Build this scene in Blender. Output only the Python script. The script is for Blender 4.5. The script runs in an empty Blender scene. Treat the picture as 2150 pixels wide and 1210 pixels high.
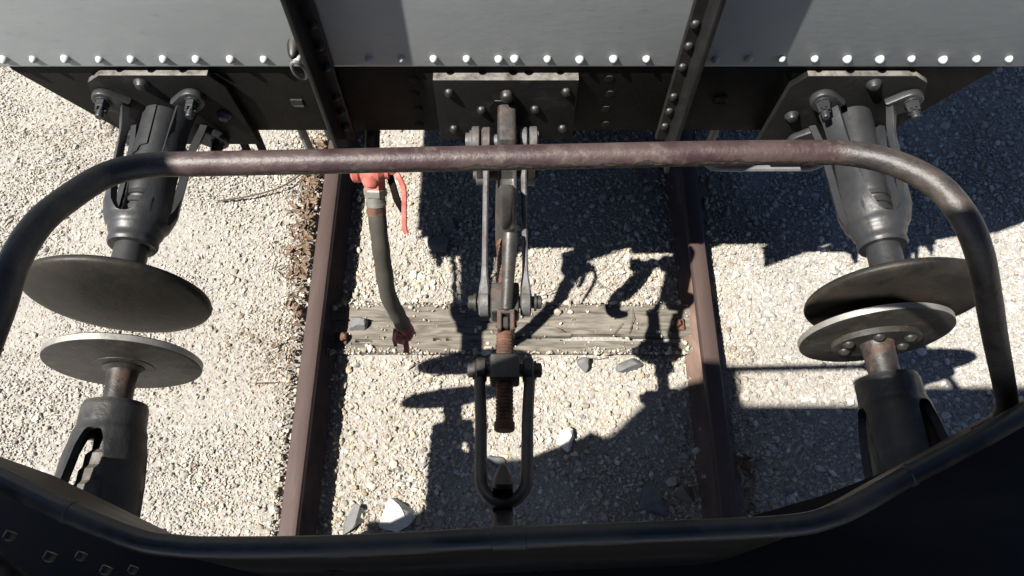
import bpy, bmesh, math, random
import numpy as np
from mathutils import Vector, Matrix, Euler, noise as mnoise
R = math.radians
random.seed(7)
rng = np.random.default_rng(11)
sc = bpy.context.scene
COL = sc.collection

# ------------------------------------------------------------------ camera
cam_d = bpy.data.cameras.new('camera')
cam_d.sensor_width = 36.0
cam_d.lens = 1550 / 2150 * 36.0
cam_d.clip_start = 0.02
cam_d.clip_end = 500
cam = bpy.data.objects.new('camera', cam_d)
COL.objects.link(cam)
cam.location = (0, 0, 2.59)
cam.rotation_euler = (R(25.25), 0, 0)
sc.camera = cam
sc.render.resolution_x, sc.render.resolution_y = 1024, 576

# ------------------------------------------------------------------ light
SUN = Vector((0.60, 0.23, -1.0)).normalized()          # direction the light travels
w = bpy.data.worlds.new('World'); sc.world = w; w.use_nodes = True
nt = w.node_tree; nt.nodes.clear()
sky = nt.nodes.new('ShaderNodeTexSky'); sky.sky_type = 'NISHITA'; sky.sun_disc = False; sky.altitude = 600; sky.air_density = 0.5; sky.dust_density = 0.3
sky.sun_elevation = math.asin(-SUN.z)
sky.sun_rotation = math.atan2(-SUN.x, -SUN.y) % (2 * math.pi)
bg = nt.nodes.new('ShaderNodeBackground'); bg.inputs[1].default_value = 0.05
wo = nt.nodes.new('ShaderNodeOutputWorld')
nt.links.new(sky.outputs[0], bg.inputs[0]); nt.links.new(bg.outputs[0], wo.inputs[0])
sd = bpy.data.lights.new('sun', 'SUN'); sd.energy = 5.0; sd.angle = R(0.53); sd.color = (1.0, 0.955, 0.88)
so = bpy.data.objects.new('sun', sd); COL.objects.link(so)
so.rotation_euler = SUN.to_track_quat('-Z', 'Y').to_euler()
so.location = (-3, -1, 6)
sc.view_settings.view_transform = 'Standard'
sc.view_settings.look = 'None'
sc.view_settings.exposure = 1.5
sc.view_settings.gamma = 1.0

# ------------------------------------------------------------------ helpers
def root(name, label, cat, loc=(0, 0, 0), rotz=0, group=None):
    o = bpy.data.objects.new(name, None); COL.objects.link(o)
    o.location = loc; o.rotation_euler = (0, 0, rotz); o.empty_display_size = 0.2
    o['label'] = label; o['category'] = cat
    if group: o['group'] = group
    return o

def mat_of(o):
    return Matrix.Translation(o.location) @ Euler(o.rotation_euler).to_matrix().to_4x4()

def top_of(o):
    while o.parent: o = o.parent
    return o

def finish(bm, name, angle=35):
    bmesh.ops.recalc_face_normals(bm, faces=bm.faces)
    me = bpy.data.meshes.new(name)
    bm.to_mesh(me); bm.free()
    if angle:
        me.polygons.foreach_set('use_smooth', [True] * len(me.polygons))
        me.set_sharp_from_angle(angle=R(angle))
    return me

def part(name, bm, mat, parent=None, frame=None, angle=35):
    """mesh given in world coordinates (or in `frame`); stored relative to the thing it belongs to"""
    M = frame.copy() if frame is not None else Matrix.Identity(4)
    if parent is not None: M = mat_of(top_of(parent)).inverted() @ M
    bm.transform(M)
    me = finish(bm, name, angle)
    me.materials.append(mat)
    o = bpy.data.objects.new(name, me); COL.objects.link(o)
    if parent is not None: o.parent = parent
    return o

def inst(name, me, pos, parent, rot=None, frame=None, scale=1.0):
    """copy sharing mesh data, placed at world pos"""
    o = bpy.data.objects.new(name, me); COL.objects.link(o)
    M = Matrix.Translation(pos)
    if rot is not None: M = M @ rot.to_4x4()
    M = M @ Matrix.Scale(scale, 4)
    if frame is not None: M = frame @ M
    if parent is not None:
        o.parent = parent
        M = mat_of(top_of(parent)).inverted() @ M
    o.matrix_local = M
    return o

def tag(o, label, cat, group=None):
    o['label'] = label; o['category'] = cat
    if group: o['group'] = group
    return o

def nbm(): return bmesh.new()

def box(bm, c, s, bev=0.0, seg=1, rot=None):
    M = Matrix.Translation(c)
    if rot is not None: M = M @ rot.to_4x4()
    r = bmesh.ops.create_cube(bm, size=1.0, matrix=M @ Matrix.Diagonal((s[0], s[1], s[2], 1)))
    if bev > 0:
        es = list({e for v in r['verts'] for e in v.link_edges})
        bmesh.ops.bevel(bm, geom=es, offset=bev, segments=seg, profile=0.6, affect='EDGES')

def basis(d):
    d = Vector(d).normalized()
    a = Vector((0, 0, 1)) if abs(d.z) < 0.9 else Vector((1, 0, 0))
    u = d.cross(a).normalized(); v = d.cross(u).normalized()
    return d, u, v

def tube(bm, pts, rad, seg=16, caps=True, closed=False):
    pts = [Vector(p) for p in pts]; n = len(pts)
    if not hasattr(rad, '__len__'): rad = [rad] * n
    tang = []
    for i in range(n):
        if closed: t = pts[(i + 1) % n] - pts[i - 1]
        else: t = pts[min(i + 1, n - 1)] - pts[max(i - 1, 0)]
        tang.append(t.normalized())
    _, u, v = basis(tang[0]); rings = []
    for i in range(n):
        t = tang[i]
        u = (u - t * u.dot(t)).normalized(); v = t.cross(u)
        rings.append([bm.verts.new(pts[i] + (u * math.cos(2 * math.pi * k / seg) + v * math.sin(2 * math.pi * k / seg)) * rad[i]) for k in range(seg)])
    m = n if closed else n - 1
    for i in range(m):
        a, b = rings[i], rings[(i + 1) % n]
        for k in range(seg):
            bm.faces.new((a[k], a[(k + 1) % seg], b[(k + 1) % seg], b[k]))
    if caps and not closed:
        bm.faces.new(rings[0][::-1]); bm.faces.new(rings[-1])

def cyl(bm, p0, p1, r0, r1=None, seg=20):
    tube(bm, [p0, p1], [r0, r0 if r1 is None else r1], seg)

def lathe(bm, o, axis, prof, seg=32):
    """prof: list of (distance along axis, radius)"""
    d, u, v = basis(axis); o = Vector(o); rings = []
    for (t, r) in prof:
        if r <= 1e-6: rings.append([bm.verts.new(o + d * t)])
        else: rings.append([bm.verts.new(o + d * t + (u * math.cos(2 * math.pi * k / seg) + v * math.sin(2 * math.pi * k / seg)) * r) for k in range(seg)])
    for a, b in zip(rings, rings[1:]):
        for k in range(seg):
            k2 = (k + 1) % seg
            if len(a) == 1 and len(b) == 1: continue
            if len(a) == 1: bm.faces.new((a[0], b[k2], b[k]))
            elif len(b) == 1: bm.faces.new((a[k], a[k2], b[0]))
            else: bm.faces.new((a[k], a[k2], b[k2], b[k]))
    if len(rings[0]) > 1: bm.faces.new(rings[0][::-1])
    if len(rings[-1]) > 1: bm.faces.new(rings[-1])

def prism(bm, poly, o, ex, ey, depth, bev=0.0, seg=2):
    """polygon in the plane (ex, ey) at o, extruded by the vector depth"""
    o, ex, ey, depth = Vector(o), Vector(ex), Vector(ey), Vector(depth)
    a = [bm.verts.new(o + ex * p[0] + ey * p[1]) for p in poly]
    b = [bm.verts.new(o + ex * p[0] + ey * p[1] + depth) for p in poly]
    n = len(poly)
    fs = [bm.faces.new(a[::-1]), bm.faces.new(b)]
    side = [bm.faces.new((a[i], a[(i + 1) % n], b[(i + 1) % n], b[i])) for i in range(n)]
    if bev > 0:
        es = list({e for f in fs for e in f.edges})
        bmesh.ops.bevel(bm, geom=es, offset=bev, segments=seg, profile=0.5, affect='EDGES')

def strap(bm, pts, wdir, widths, thick, bev=0.003):
    """bar of rectangular section along pts; width along wdir"""
    pts = [Vector(p) for p in pts]; n = len(pts); wd = Vector(wdir).normalized(); rings = []
    if not hasattr(widths, '__len__'): widths = [widths] * n
    if not hasattr(thick, '__len__'): thick = [thick] * n
    for i in range(n):
        t = (pts[min(i + 1, n - 1)] - pts[max(i - 1, 0)]).normalized()
        nn = t.cross(wd).normalized(); ww = nn.cross(t).normalized()
        a, b = widths[i] / 2, thick[i] / 2; c = min(bev, b * .8, a * .8)
        sec = [(a - c, b), (a, b - c), (a, -b + c), (a - c, -b), (-a + c, -b), (-a, -b + c), (-a, b - c), (-a + c, b)]
        rings.append([bm.verts.new(pts[i] + ww * x + nn * y) for x, y in sec])
    for a, b in zip(rings, rings[1:]):
        for k in range(8): bm.faces.new((a[k], a[(k + 1) % 8], b[(k + 1) % 8], b[k]))
    bm.faces.new(rings[0][::-1]); bm.faces.new(rings[-1])

def dome(bm, o, axis, r, h, seg=16, flat=False):
    if flat: prof = [(-0.004, r), (h * .35, r), (h * .8, r * .8), (h, r * .5), (h, 0)]
    else: prof = [(-0.004, r), (h * .25, r * .97), (h * .55, r * .82), (h * .82, r * .55), (h * .96, r * .25), (h, 0)]
    lathe(bm, o, axis, prof, seg)

def rivet_mesh(name, r, h, mat, axis=(0, -1, 0), seg=14, flat=False):
    bm = nbm(); dome(bm, (0, 0, 0), axis, r, h, seg, flat)
    me = finish(bm, name, 40); me.materials.append(mat); return me

def smooth_path(pts, n=8):
    """Catmull-Rom through pts"""
    P = [Vector(p) for p in pts]; P = [P[0] * 2 - P[1]] + P + [P[-1] * 2 - P[-2]]; out = []
    for i in range(1, len(P) - 2):
        for k in range(n):
            t = k / n; a, b, c, d = P[i - 1], P[i], P[i + 1], P[i + 2]
            out.append(0.5 * ((2 * b) + (c - a) * t + (2 * a - 5 * b + 4 * c - d) * t * t + (3 * b - a - 3 * c + d) * t ** 3))
    out.append(P[-2]); return out

def lerp_prof(prof, y):
    for (a, ra), (b, rb) in zip(prof, prof[1:]):
        if y <= b:
            t = max(0, (y - a) / (b - a)); t = t * t * (3 - 2 * t); return ra + (rb - ra) * t
    return prof[-1][1]

def basket(bm, ax, az, prof, y_open, y1, arms, half, thick, ny=22, rough=0.0, pw=2.4):
    """casting round the y axis: solid ring at the front, arms (centre angles) running back to y1, arched slots between"""
    y0 = prof[0][0]; arms = sorted(a % (2 * math.pi) for a in arms); cols = []
    for i, a in enumerate(arms):
        b = arms[(i + 1) % len(arms)] + (2 * math.pi if i == len(arms) - 1 else 0)
        for k in range(7): cols.append((a - half + 2 * half * k / 6, y1))
        s0, s1 = a + half, b - half; m = (s1 - s0) / 2
        for k in range(1, 20):
            q = -math.cos(math.pi * k / 20)                       # denser at the slot's edges
            e = 1 - math.sqrt(max(0, 1 - abs(q) ** pw))
            cols.append(((s0 + s1) / 2 + q * m, y_open + (y1 - y_open) * e))
    n = len(cols); outer, inner = [], []; nb = ny // 2
    for th, ye in cols:
        o, i = [], []
        for j in range(ny + 1):
            y = y0 + (y_open - y0) * j / nb if j <= nb else y_open + (ye - y_open) * (j - nb) / (ny - nb)
            r = lerp_prof(prof, y)
            if rough: r += rough * mnoise.noise(Vector((math.cos(th) * 5, math.sin(th) * 5, y * 30)))
            ri = max(r - thick, 0.03)
            o.append(bm.verts.new((ax + math.cos(th) * r, y, az + math.sin(th) * r)))
            i.append(bm.verts.new((ax + math.cos(th) * ri, y, az + math.sin(th) * ri)))
        outer.append(o); inner.append(i)
    for c in range(n):
        d = (c + 1) % n
        for j in range(ny):
            bm.faces.new((outer[c][j], outer[d][j], outer[d][j + 1], outer[c][j + 1]))
            bm.faces.new((inner[c][j + 1], inner[d][j + 1], inner[d][j], inner[c][j]))
        bm.faces.new((outer[c][ny], outer[d][ny], inner[d][ny], inner[c][ny]))
        bm.faces.new((outer[c][0], inner[c][0], inner[d][0], outer[d][0]))
    bmesh.ops.remove_doubles(bm, verts=bm.verts, dist=1e-5)

# ------------------------------------------------------------------ materials
def N(nt, t, **kw):
    n = nt.nodes.new(t)
    for k, v in kw.items(): setattr(n, k, v)
    return n

def make(name, base, rough=0.5, metal=0.0, var=0.25, vscale=18.0, bump=0.15, bscale=120.0, second=None, amount=0.0,
         sscale=14.0, sharp=0.06, rough2=0.75, third=None, amount3=0.0, spec=0.5, stretch=(1, 1, 1), dust=None):
    m = bpy.data.materials.new(name); m.use_nodes = True; t = m.node_tree; L = t.links
    b = t.nodes['Principled BSDF']
    b.inputs['Metallic'].default_value = metal; b.inputs['Specular IOR Level'].default_value = spec
    tc = N(t, 'ShaderNodeTexCoord'); mp = N(t, 'ShaderNodeMapping'); mp.inputs['Scale'].default_value = stretch
    L.new(tc.outputs['Object'], mp.inputs[0]); co = mp.outputs[0]
    def noi(scale, det=5, ro=0.6):
        n = N(t, 'ShaderNodeTexNoise'); n.inputs['Scale'].default_value = scale; n.inputs['Detail'].default_value = det
        n.inputs['Roughness'].default_value = ro; L.new(co, n.inputs['Vector']); return n.outputs['Fac']
    def mix(f, a, c):
        n = N(t, 'ShaderNodeMix', data_type='RGBA')
        L.new(f, n.inputs[0])
        for s, x in ((n.inputs[6], a), (n.inputs[7], c)):
            if isinstance(x, tuple): s.default_value = (*x, 1)
            else: L.new(x, s)
        return n.outputs[2]
    def ramp(f, a, c):
        n = N(t, 'ShaderNodeMapRange'); n.inputs[1].default_value = a; n.inputs[2].default_value = c
        L.new(f, n.inputs[0]); return n.outputs[0]
    lo = tuple(x * (1 - var) for x in base); hi = tuple(min(1, x * (1 + var)) for x in base)
    col = mix(ramp(noi(vscale), .3, .7), lo, hi)
    rg = N(t, 'ShaderNodeMapRange'); rg.inputs[3].default_value = max(.05, rough - .1); rg.inputs[4].default_value = min(1, rough + .12)
    L.new(noi(vscale * 2.3), rg.inputs[0]); rgo = rg.outputs[0]
    if second:
        f = ramp(noi(sscale, 8, .65), 1 - amount - sharp, 1 - amount + sharp)
        col = mix(f, col, second)
        q = N(t, 'ShaderNodeMix', data_type='FLOAT'); L.new(f, q.inputs[0]); L.new(rgo, q.inputs[2]); q.inputs[3].default_value = rough2; rgo = q.outputs[0]
    if third:
        col = mix(ramp(noi(sscale * 2.7 + 3, 8, .7), 1 - amount3 - sharp, 1 - amount3 + sharp), col, third)
    if dust:                                                # grit and dust settled on level faces
        ge = N(t, 'ShaderNodeNewGeometry'); se = N(t, 'ShaderNodeSeparateXYZ'); L.new(ge.outputs['Normal'], se.inputs[0])
        mu = N(t, 'ShaderNodeMath', operation='MULTIPLY'); L.new(ramp(se.outputs['Z'], .72, .97), mu.inputs[0]); L.new(ramp(noi(35, 8, .7), .25, .6), mu.inputs[1])
        col = mix(mu.outputs[0], col, dust)
    L.new(col, b.inputs['Base Color']); L.new(rgo, b.inputs['Roughness'])
    if bump:
        bp = N(t, 'ShaderNodeBump'); bp.inputs['Strength'].default_value = bump; bp.inputs['Distance'].default_value = .004
        L.new(noi(bscale, 6, .65), bp.inputs['Height']); L.new(bp.outputs[0], b.inputs['Normal'])
    return m

D1 = (.13, .118, .1)
M_GREY = make('grey_wall_paint', (.29, .309, .312), .55, var=.05, vscale=3, bump=.07, bscale=30, second=(.33, .336, .328), amount=.36, sscale=9, sharp=.15, rough2=.6,
              third=(.2, .21, .21), amount3=.27, stretch=(1, 1, 2.2))
M_WHITE = make('white_rivet_paint', (.38, .38, .37), .55, var=.06, bump=.05)
M_BLACK = make('black_frame_paint', (.0042, .0039, .0036), .6, var=.4, vscale=9, bump=.25, bscale=90, second=(.009, .0075, .006), amount=.38, sscale=6, sharp=.15, spec=.15, dust=D1)
M_POST = make('black_post_paint', (.009, .009, .009), .42, var=.4, vscale=14, bump=.3, bscale=70, second=(.03, .027, .024), amount=.3, sscale=40, sharp=.05, spec=.35, dust=(.06, .055, .05))
M_BUFF = make('dark_grey_buffer_paint', (.0185, .0195, .0215), .42, var=.22, vscale=12, bump=.22, bscale=60, second=(.018, .0165, .0155), amount=.36, sscale=20, sharp=.1, third=(.05, .05, .05), amount3=.25, spec=.4)
M_PLATE = make('black_plate_paint', (.0055, .0055, .0055), .6, var=.3, vscale=12, bump=.25, bscale=60, second=(.018, .016, .0145), amount=.36, sscale=14, sharp=.1, third=(.045, .045, .045), amount3=.2, spec=.18, dust=(.16, .15, .135))
M_BUFF2 = make('worn_black_casting', (.016, .0165, .017), .45, var=.4, vscale=20, bump=.35, bscale=90, second=(.04, .037, .032), amount=.38, sscale=9, sharp=.12, spec=.4)
M_DISCF = make('greased_buffer_face', (.0075, .0088, .0092), .45, var=.35, vscale=6, bump=.28, bscale=55, second=(.028, .023, .017), amount=.48, sscale=6.5, sharp=.12, rough2=.55, third=(.05, .023, .013), amount3=.31, spec=.22)
M_DISCN = make('worn_buffer_back', (.016, .0155, .0142), .48, var=.35, vscale=10, bump=.3, bscale=70, second=(.03, .027, .022), amount=.42, sscale=8, sharp=.1, third=(.075, .045, .024), amount3=.35, spec=.35)
M_EDGE = make('bare_steel_rim', (.26, .25, .23), .45, metal=.6, var=.2, bump=.2)
M_STEEL = make('forged_coupling_steel', (.1, .1, .103), .5, metal=.35, var=.3, vscale=25, bump=.35, bscale=90, second=(.055, .037, .028), amount=.4, sscale=16, sharp=.1)
M_HOOK = make('dark_hook_steel', (.046, .043, .041), .42, metal=.4, var=.35, vscale=22, bump=.3, bscale=70, second=(.075, .053, .04), amount=.4, sscale=18, sharp=.1)
M_RUST = make('rusty_screw_steel', (.1, .048, .032), .7, metal=.15, var=.4, vscale=40, bump=.4, bscale=160, second=(.03, .022, .018), amount=.42, sscale=30, sharp=.1, spec=.3)
M_SPIN = make('rusty_greasy_spindle', (.022, .02, .019), .42, metal=.2, var=.4, vscale=20, bump=.3, bscale=90, second=(.06, .033, .024), amount=.42, sscale=15, sharp=.06, spec=.4)
M_CLEV = make('rust_stained_iron', (.05, .04, .036), .55, metal=.25, var=.35, vscale=40, bump=.4, bscale=120, second=(.1, .045, .028), amount=.44, sscale=30, sharp=.08)
M_SPRING = make('dusty_spring_steel', (.085, .08, .072), .55, metal=.2, var=.25, vscale=30, bump=.2, second=(.05, .042, .034), amount=.42)
M_SHACK = make('black_shackle_steel', (.02, .019, .019), .5, metal=.2, var=.4, vscale=30, bump=.3, bscale=90, dust=(.05, .046, .042))
M_RAIL = make('rusty_rail', (.05, .031, .026), .66, metal=.25, var=.16, vscale=30, bump=.2, bscale=180, second=(.034, .019, .015), amount=.42, sscale=12, sharp=.2, stretch=(1, .12, 1))
M_RAILF = make('dusty_rusty_rail_web', (.12, .079, .063), .8, var=.25, vscale=25, bump=.3, bscale=150, second=(.065, .04, .031), amount=.42, sscale=10, sharp=.2, stretch=(1, .4, 1), spec=.2)
M_RED = make('faded_red_paint', (.34, .075, .06), .45, var=.14, vscale=30, bump=.12, second=(.38, .15, .12), amount=.42, sscale=30, sharp=.15)
M_DRED = make('dark_red_paint', (.13, .016, .014), .5, var=.3, vscale=30, bump=.15)
M_HOSE = make('rubber_hose', (.036, .033, .027), .7, var=.18, vscale=20, bump=.15, spec=.3)
M_ZINC = make('zinc_fitting', (.2, .2, .18), .5, metal=.5, var=.2)
M_HANDLE = make('grey_handle_paint', (.11, .113, .116), .5, var=.15, bump=.15)
M_INSIDE = make('dark_interior_paint', (.019, .0135, .009), .55, var=.45, vscale=5, bump=.3, bscale=50, second=(.055, .04, .03), amount=.36, sscale=4, sharp=.15, stretch=(.3, 1, 1), spec=.3)
M_BEAD = make('dark_edge_pipe', (.018, .0175, .0175), .33, var=.35, vscale=9, bump=.2, bscale=60, second=(.07, .057, .04), amount=.45, sscale=7, sharp=.12)
M_LEAF = make('dry_leaves', (.115, .076, .047), .8, var=.6, vscale=25, bump=0)
M_TWIG = make('dry_twigs', (.065, .042, .03), .8, var=.4, vscale=25, bump=0)
M_ROCKW = make('pale_limestone', (.5, .475, .42), .85, var=.15, vscale=25, bump=.5, bscale=60)
M_ROCKD = make('dark_slate_stone', (.1, .1, .1), .75, var=.25, vscale=25, bump=.5, bscale=60)
M_ROCKB = make('brown_stone', (.17, .125, .09), .8, var=.25, vscale=25, bump=.5, bscale=60)

# guard rail: maroon paint worn to primer, flaked away to black in ragged patches
def guard_material():
    m = bpy.data.materials.new('worn_maroon_pipe'); m.use_nodes = True; t = m.node_tree; L = t.links; b = t.nodes['Principled BSDF']
    tc = N(t, 'ShaderNodeTexCoord')
    def noi(s, d=7, r=.65):
        n = N(t, 'ShaderNodeTexNoise'); n.inputs['Scale'].default_value = s; n.inputs['Detail'].default_value = d; n.inputs['Roughness'].default_value = r
        L.new(tc.outputs['Object'], n.inputs['Vector']); return n.outputs['Fac']
    def mix(f, a, c):
        n = N(t, 'ShaderNodeMix', data_type='RGBA'); L.new(f, n.inputs[0])
        for s, x in ((n.inputs[6], a), (n.inputs[7], c)):
            if isinstance(x, tuple): s.default_value = (*x, 1)
            else: L.new(x, s)
        return n.outputs[2]
    def rmp(f, a, c):
        n = N(t, 'ShaderNodeMapRange'); n.inputs[1].default_value = a; n.inputs[2].default_value = c; L.new(f, n.inputs[0]); return n.outputs[0]
    col = mix(rmp(noi(16), .42, .6), (.022, .0085, .0098), (.045, .029, .027))
    col = mix(rmp(noi(45), .55, .68), col, (.072, .056, .048))
    # flaked band along the underside of the front bar, ragged outline; and the legs' shade put into the colour past the bends
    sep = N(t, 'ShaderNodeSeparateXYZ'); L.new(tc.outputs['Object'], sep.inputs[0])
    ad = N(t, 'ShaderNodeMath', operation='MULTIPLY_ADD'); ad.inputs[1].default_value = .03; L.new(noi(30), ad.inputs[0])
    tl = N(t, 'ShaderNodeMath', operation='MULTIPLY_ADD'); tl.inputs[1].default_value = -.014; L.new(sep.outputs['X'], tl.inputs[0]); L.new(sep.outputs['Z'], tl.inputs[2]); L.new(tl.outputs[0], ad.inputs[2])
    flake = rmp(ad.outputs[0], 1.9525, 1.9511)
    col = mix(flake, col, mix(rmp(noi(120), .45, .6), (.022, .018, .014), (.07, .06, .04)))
    ab = N(t, 'ShaderNodeMath', operation='ABSOLUTE'); L.new(sep.outputs['X'], ab.inputs[0])
    a2 = N(t, 'ShaderNodeMath', operation='MULTIPLY_ADD'); a2.inputs[1].default_value = .06; L.new(noi(30), a2.inputs[0]); L.new(ab.outputs[0], a2.inputs[2])  # painted-in shade starts at the bends
    shade_tone = mix(rmp(noi(25), .4, .6), (.014, .0115, .0105), (.045, .036, .03))
    col = mix(rmp(a2.outputs[0], .39, .40), col, shade_tone)
    L.new(col, b.inputs['Base Color']); b.inputs['Roughness'].default_value = .48
    bp = N(t, 'ShaderNodeBump'); bp.inputs['Strength'].default_value = .35; bp.inputs['Distance'].default_value = .003
    mx = N(t, 'ShaderNodeMath', operation='SUBTRACT'); L.new(noi(130), mx.inputs[0]); L.new(flake, mx.inputs[1])
    L.new(mx.outputs[0], bp.inputs['Height']); L.new(bp.outputs[0], b.inputs['Normal'])
    return m
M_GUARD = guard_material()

def attr_material(name, rough=.85, bump=.3, bscale=300):
    m = bpy.data.materials.new(name); m.use_nodes = True; t = m.node_tree; L = t.links; b = t.nodes['Principled BSDF']
    a = N(t, 'ShaderNodeAttribute', attribute_name='stone_colour')
    L.new(a.outputs['Color'], b.inputs['Base Color']); b.inputs['Roughness'].default_value = rough; b.inputs['Specular IOR Level'].default_value = .3
    return m
M_GRAVEL = attr_material('limestone_gravel')

def ground_material():
    m = bpy.data.materials.new('sandy_grit'); m.use_nodes = True; t = m.node_tree; L = t.links; b = t.nodes['Principled BSDF']
    g = N(t, 'ShaderNodeNewGeometry')
    def noi(s, d=8):
        n = N(t, 'ShaderNodeTexNoise'); n.inputs['Scale'].default_value = s; n.inputs['Detail'].default_value = d; n.inputs['Roughness'].default_value = .7
        L.new(g.outputs['Position'], n.inputs['Vector']); return n.outputs['Fac']
    r = N(t, 'ShaderNodeValToRGB'); L.new(noi(60), r.inputs[0])
    r.color_ramp.elements[0].position = .3; r.color_ramp.elements[0].color = (.15, .128, .1, 1)
    r.color_ramp.elements[1].position = .7; r.color_ramp.elements[1].color = (.29, .255, .205, 1)
    v = N(t, 'ShaderNodeTexVoronoi'); v.inputs['Scale'].default_value = 70; L.new(g.outputs['Position'], v.inputs['Vector'])
    mx = N(t, 'ShaderNodeMix', data_type='RGBA'); mx.inputs[0].default_value = .0
    L.new(r.outputs[0], mx.inputs[6]); L.new(v.outputs['Color'], mx.inputs[7])
    hs = N(t, 'ShaderNodeHueSaturation'); hs.inputs['Saturation'].default_value = .45; L.new(mx.outputs[2], hs.inputs['Color'])
    L.new(hs.outputs[0], b.inputs['Base Color']); b.inputs['Roughness'].default_value = .95
    bp = N(t, 'ShaderNodeBump'); bp.inputs['Strength'].default_value = .5; bp.inputs['Distance'].default_value = .006
    L.new(v.outputs['Distance'], bp.inputs['Height']); L.new(bp.outputs[0], b.inputs['Normal'])
    return m
M_GROUND = ground_material()

def wood_material():
    m = bpy.data.materials.new('weathered_oak'); m.use_nodes = True; t = m.node_tree; L = t.links; b = t.nodes['Principled BSDF']
    tc = N(t, 'ShaderNodeTexCoord'); mp = N(t, 'ShaderNodeMapping'); mp.inputs['Scale'].default_value = (2.2, 16, 16)
    L.new(tc.outputs['Object'], mp.inputs[0])
    n = N(t, 'ShaderNodeTexNoise'); n.inputs['Scale'].default_value = 4; n.inputs['Detail'].default_value = 9; n.inputs['Distortion'].default_value = .6
    L.new(mp.outputs[0], n.inputs['Vector'])
    r = N(t, 'ShaderNodeValToRGB'); L.new(n.outputs['Fac'], r.inputs[0])
    r.color_ramp.elements[0].position = .32; r.color_ramp.elements[0].color = (.048, .04, .031, 1)
    r.color_ramp.elements[1].position = .62; r.color_ramp.elements[1].color = (.142, .127, .104, 1)
    L.new(r.outputs[0], b.inputs['Base Color']); b.inputs['Roughness'].default_value = .85
    bp = N(t, 'ShaderNodeBump'); bp.inputs['Strength'].default_value = .6; bp.inputs['Distance'].default_value = .004
    L.new(n.outputs['Fac'], bp.inputs['Height']); L.new(bp.outputs[0], b.inputs['Normal'])
    return m
M_WOOD = wood_material()

# ------------------------------------------------------------------ the ground
def gz(x, y=0.0):
    """height of the ballast: lower between the rails"""
    d = abs(x + 0.01)
    s = np.clip((d - 0.76) / 0.06, 0, 1)
    return -0.15 + 0.062 * (s * s * (3 - 2 * s))

xs = np.concatenate([[-60, -20, -8, -4], np.linspace(-2.9, 2.9, 117), [4, 8, 20, 60]])
ys = np.concatenate([[-60, -20, -6, -2], np.linspace(0, 3.2, 65), [5, 10, 25, 60, 160]])
bm = nbm()
grid = [[bm.verts.new((x, y, float(gz(x)) + .006 * mnoise.noise(Vector((x * 3, y * 3, 0))))) for y in ys] for x in xs]
for i in range(len(xs) - 1):
    for j in range(len(ys) - 1):
        bm.faces.new((grid[i][j], grid[i + 1][j], grid[i + 1][j + 1], grid[i][j + 1]))
g = part('ground', bm, M_GROUND); g['kind'] = 'structure'

# ------------------------------------------------------------------ rails
def rail(x, label):
    r = root('rail', label, 'rail', (x, 0, -.15), group='rails of the track')
    h = .15
    half = [(.0625, 0), (.0625, .011), (.03, .021), (.0085, .034), (.0075, .1), (.012, .108), (.0315, .116), (.0325, .138), (.028, .147), (.018, .15)]
    foot = half[:5] + [(.0078, .113)]; head_ = half[5:]
    for nm, hf, m in (('rail_foot', foot, M_RAILF), ('rail_head', head_, M_RAIL)):
        bm = nbm()
        prism(bm, [(a, b - h) for a, b in hf] + [(-a, b - h) for a, b in hf[::-1]], (x, -12, 0), (1, 0, 0), (0, 0, 1), (0, 30, 0))
        part(nm, bm, m, r, angle=25)
    for yy in ((1.06,) if x < 0 else (1.12,)):                                  # fastenings on the visible sleeper
        bm = nbm(); s = 1 if x < 0 else -1
        box(bm, (x + s * .082, yy, -.126), (.05, .05, .02), .004)
        lathe(bm, (x + s * .09, yy, -.12), (0, 0, 1), [(0, .018), (.02, .018), (.024, .012), (.024, 0)], 6)
        part('rail_clip', bm, M_RUST, r)
    return r
rail(-.7545, 'brown rusty rail beside the strip of dead leaves and the red brake hose')
rail(.7415, 'rusty rail with sunlit side, crossed by shadows, nearer the touching pair of buffers')

# ------------------------------------------------------------------ sleeper
bm = nbm()
nx, ny = 300, 30
X = np.linspace(-1.28, 1.26, nx); Y = np.linspace(1.0, 1.215, ny); top = []
for x in X:
    row = []
    for j, y in enumerate(Y):
        wy = y + .012 * mnoise.noise(Vector((x * 4, y * 12, 9)))
        z = -.129 + .0035 * mnoise.noise(Vector((x * 2.5, wy * 38, 1))) + .002 * mnoise.noise(Vector((x * 9, wy * 110, 5))) + .004 * mnoise.noise(Vector((x * 3, y * 9, 2)))
        c = 1.058 + .008 * math.sin(x * 3 + 1) + .003 * mnoise.noise(Vector((x * 20, 0, 3)))
        open_ = max(0, min(1, (x - .05) / .2)) * .009 + .001
        if abs(y - c) < open_: z -= .028
        c2 = 1.135 - .012 * x
        if abs(y - c2) < .003 and x < .1: z -= .008
        if j in (0, ny - 1): z -= .008
        row.append(bm.verts.new((float(x), float(y), z)))
    top.append(row)
for i in range(nx - 1):
    for j in range(ny - 1): bm.faces.new((top[i][j], top[i + 1][j], top[i + 1][j + 1], top[i][j + 1]))
bot = {}
def bv(i, j):
    if (i, j) not in bot: bot[(i, j)] = bm.verts.new((float(X[i]), float(Y[j]), -.29))
    return bot[(i, j)]
for i in range(nx - 1):
    bm.faces.new((top[i][0], bv(i, 0), bv(i + 1, 0), top[i + 1][0])); bm.faces.new((top[i][ny - 1], top[i + 1][ny - 1], bv(i + 1, ny - 1), bv(i, ny - 1)))
for i in (0, nx - 1):
    for j in range(ny - 1): bm.faces.new((top[i][j], top[i][j + 1], bv(i, j + 1), bv(i, j)))
o = part('railway_sleeper', bm, M_WOOD, angle=50)
tag(o, 'weathered grey timber sleeper with long cracks lying between the two rails', 'sleeper')

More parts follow.
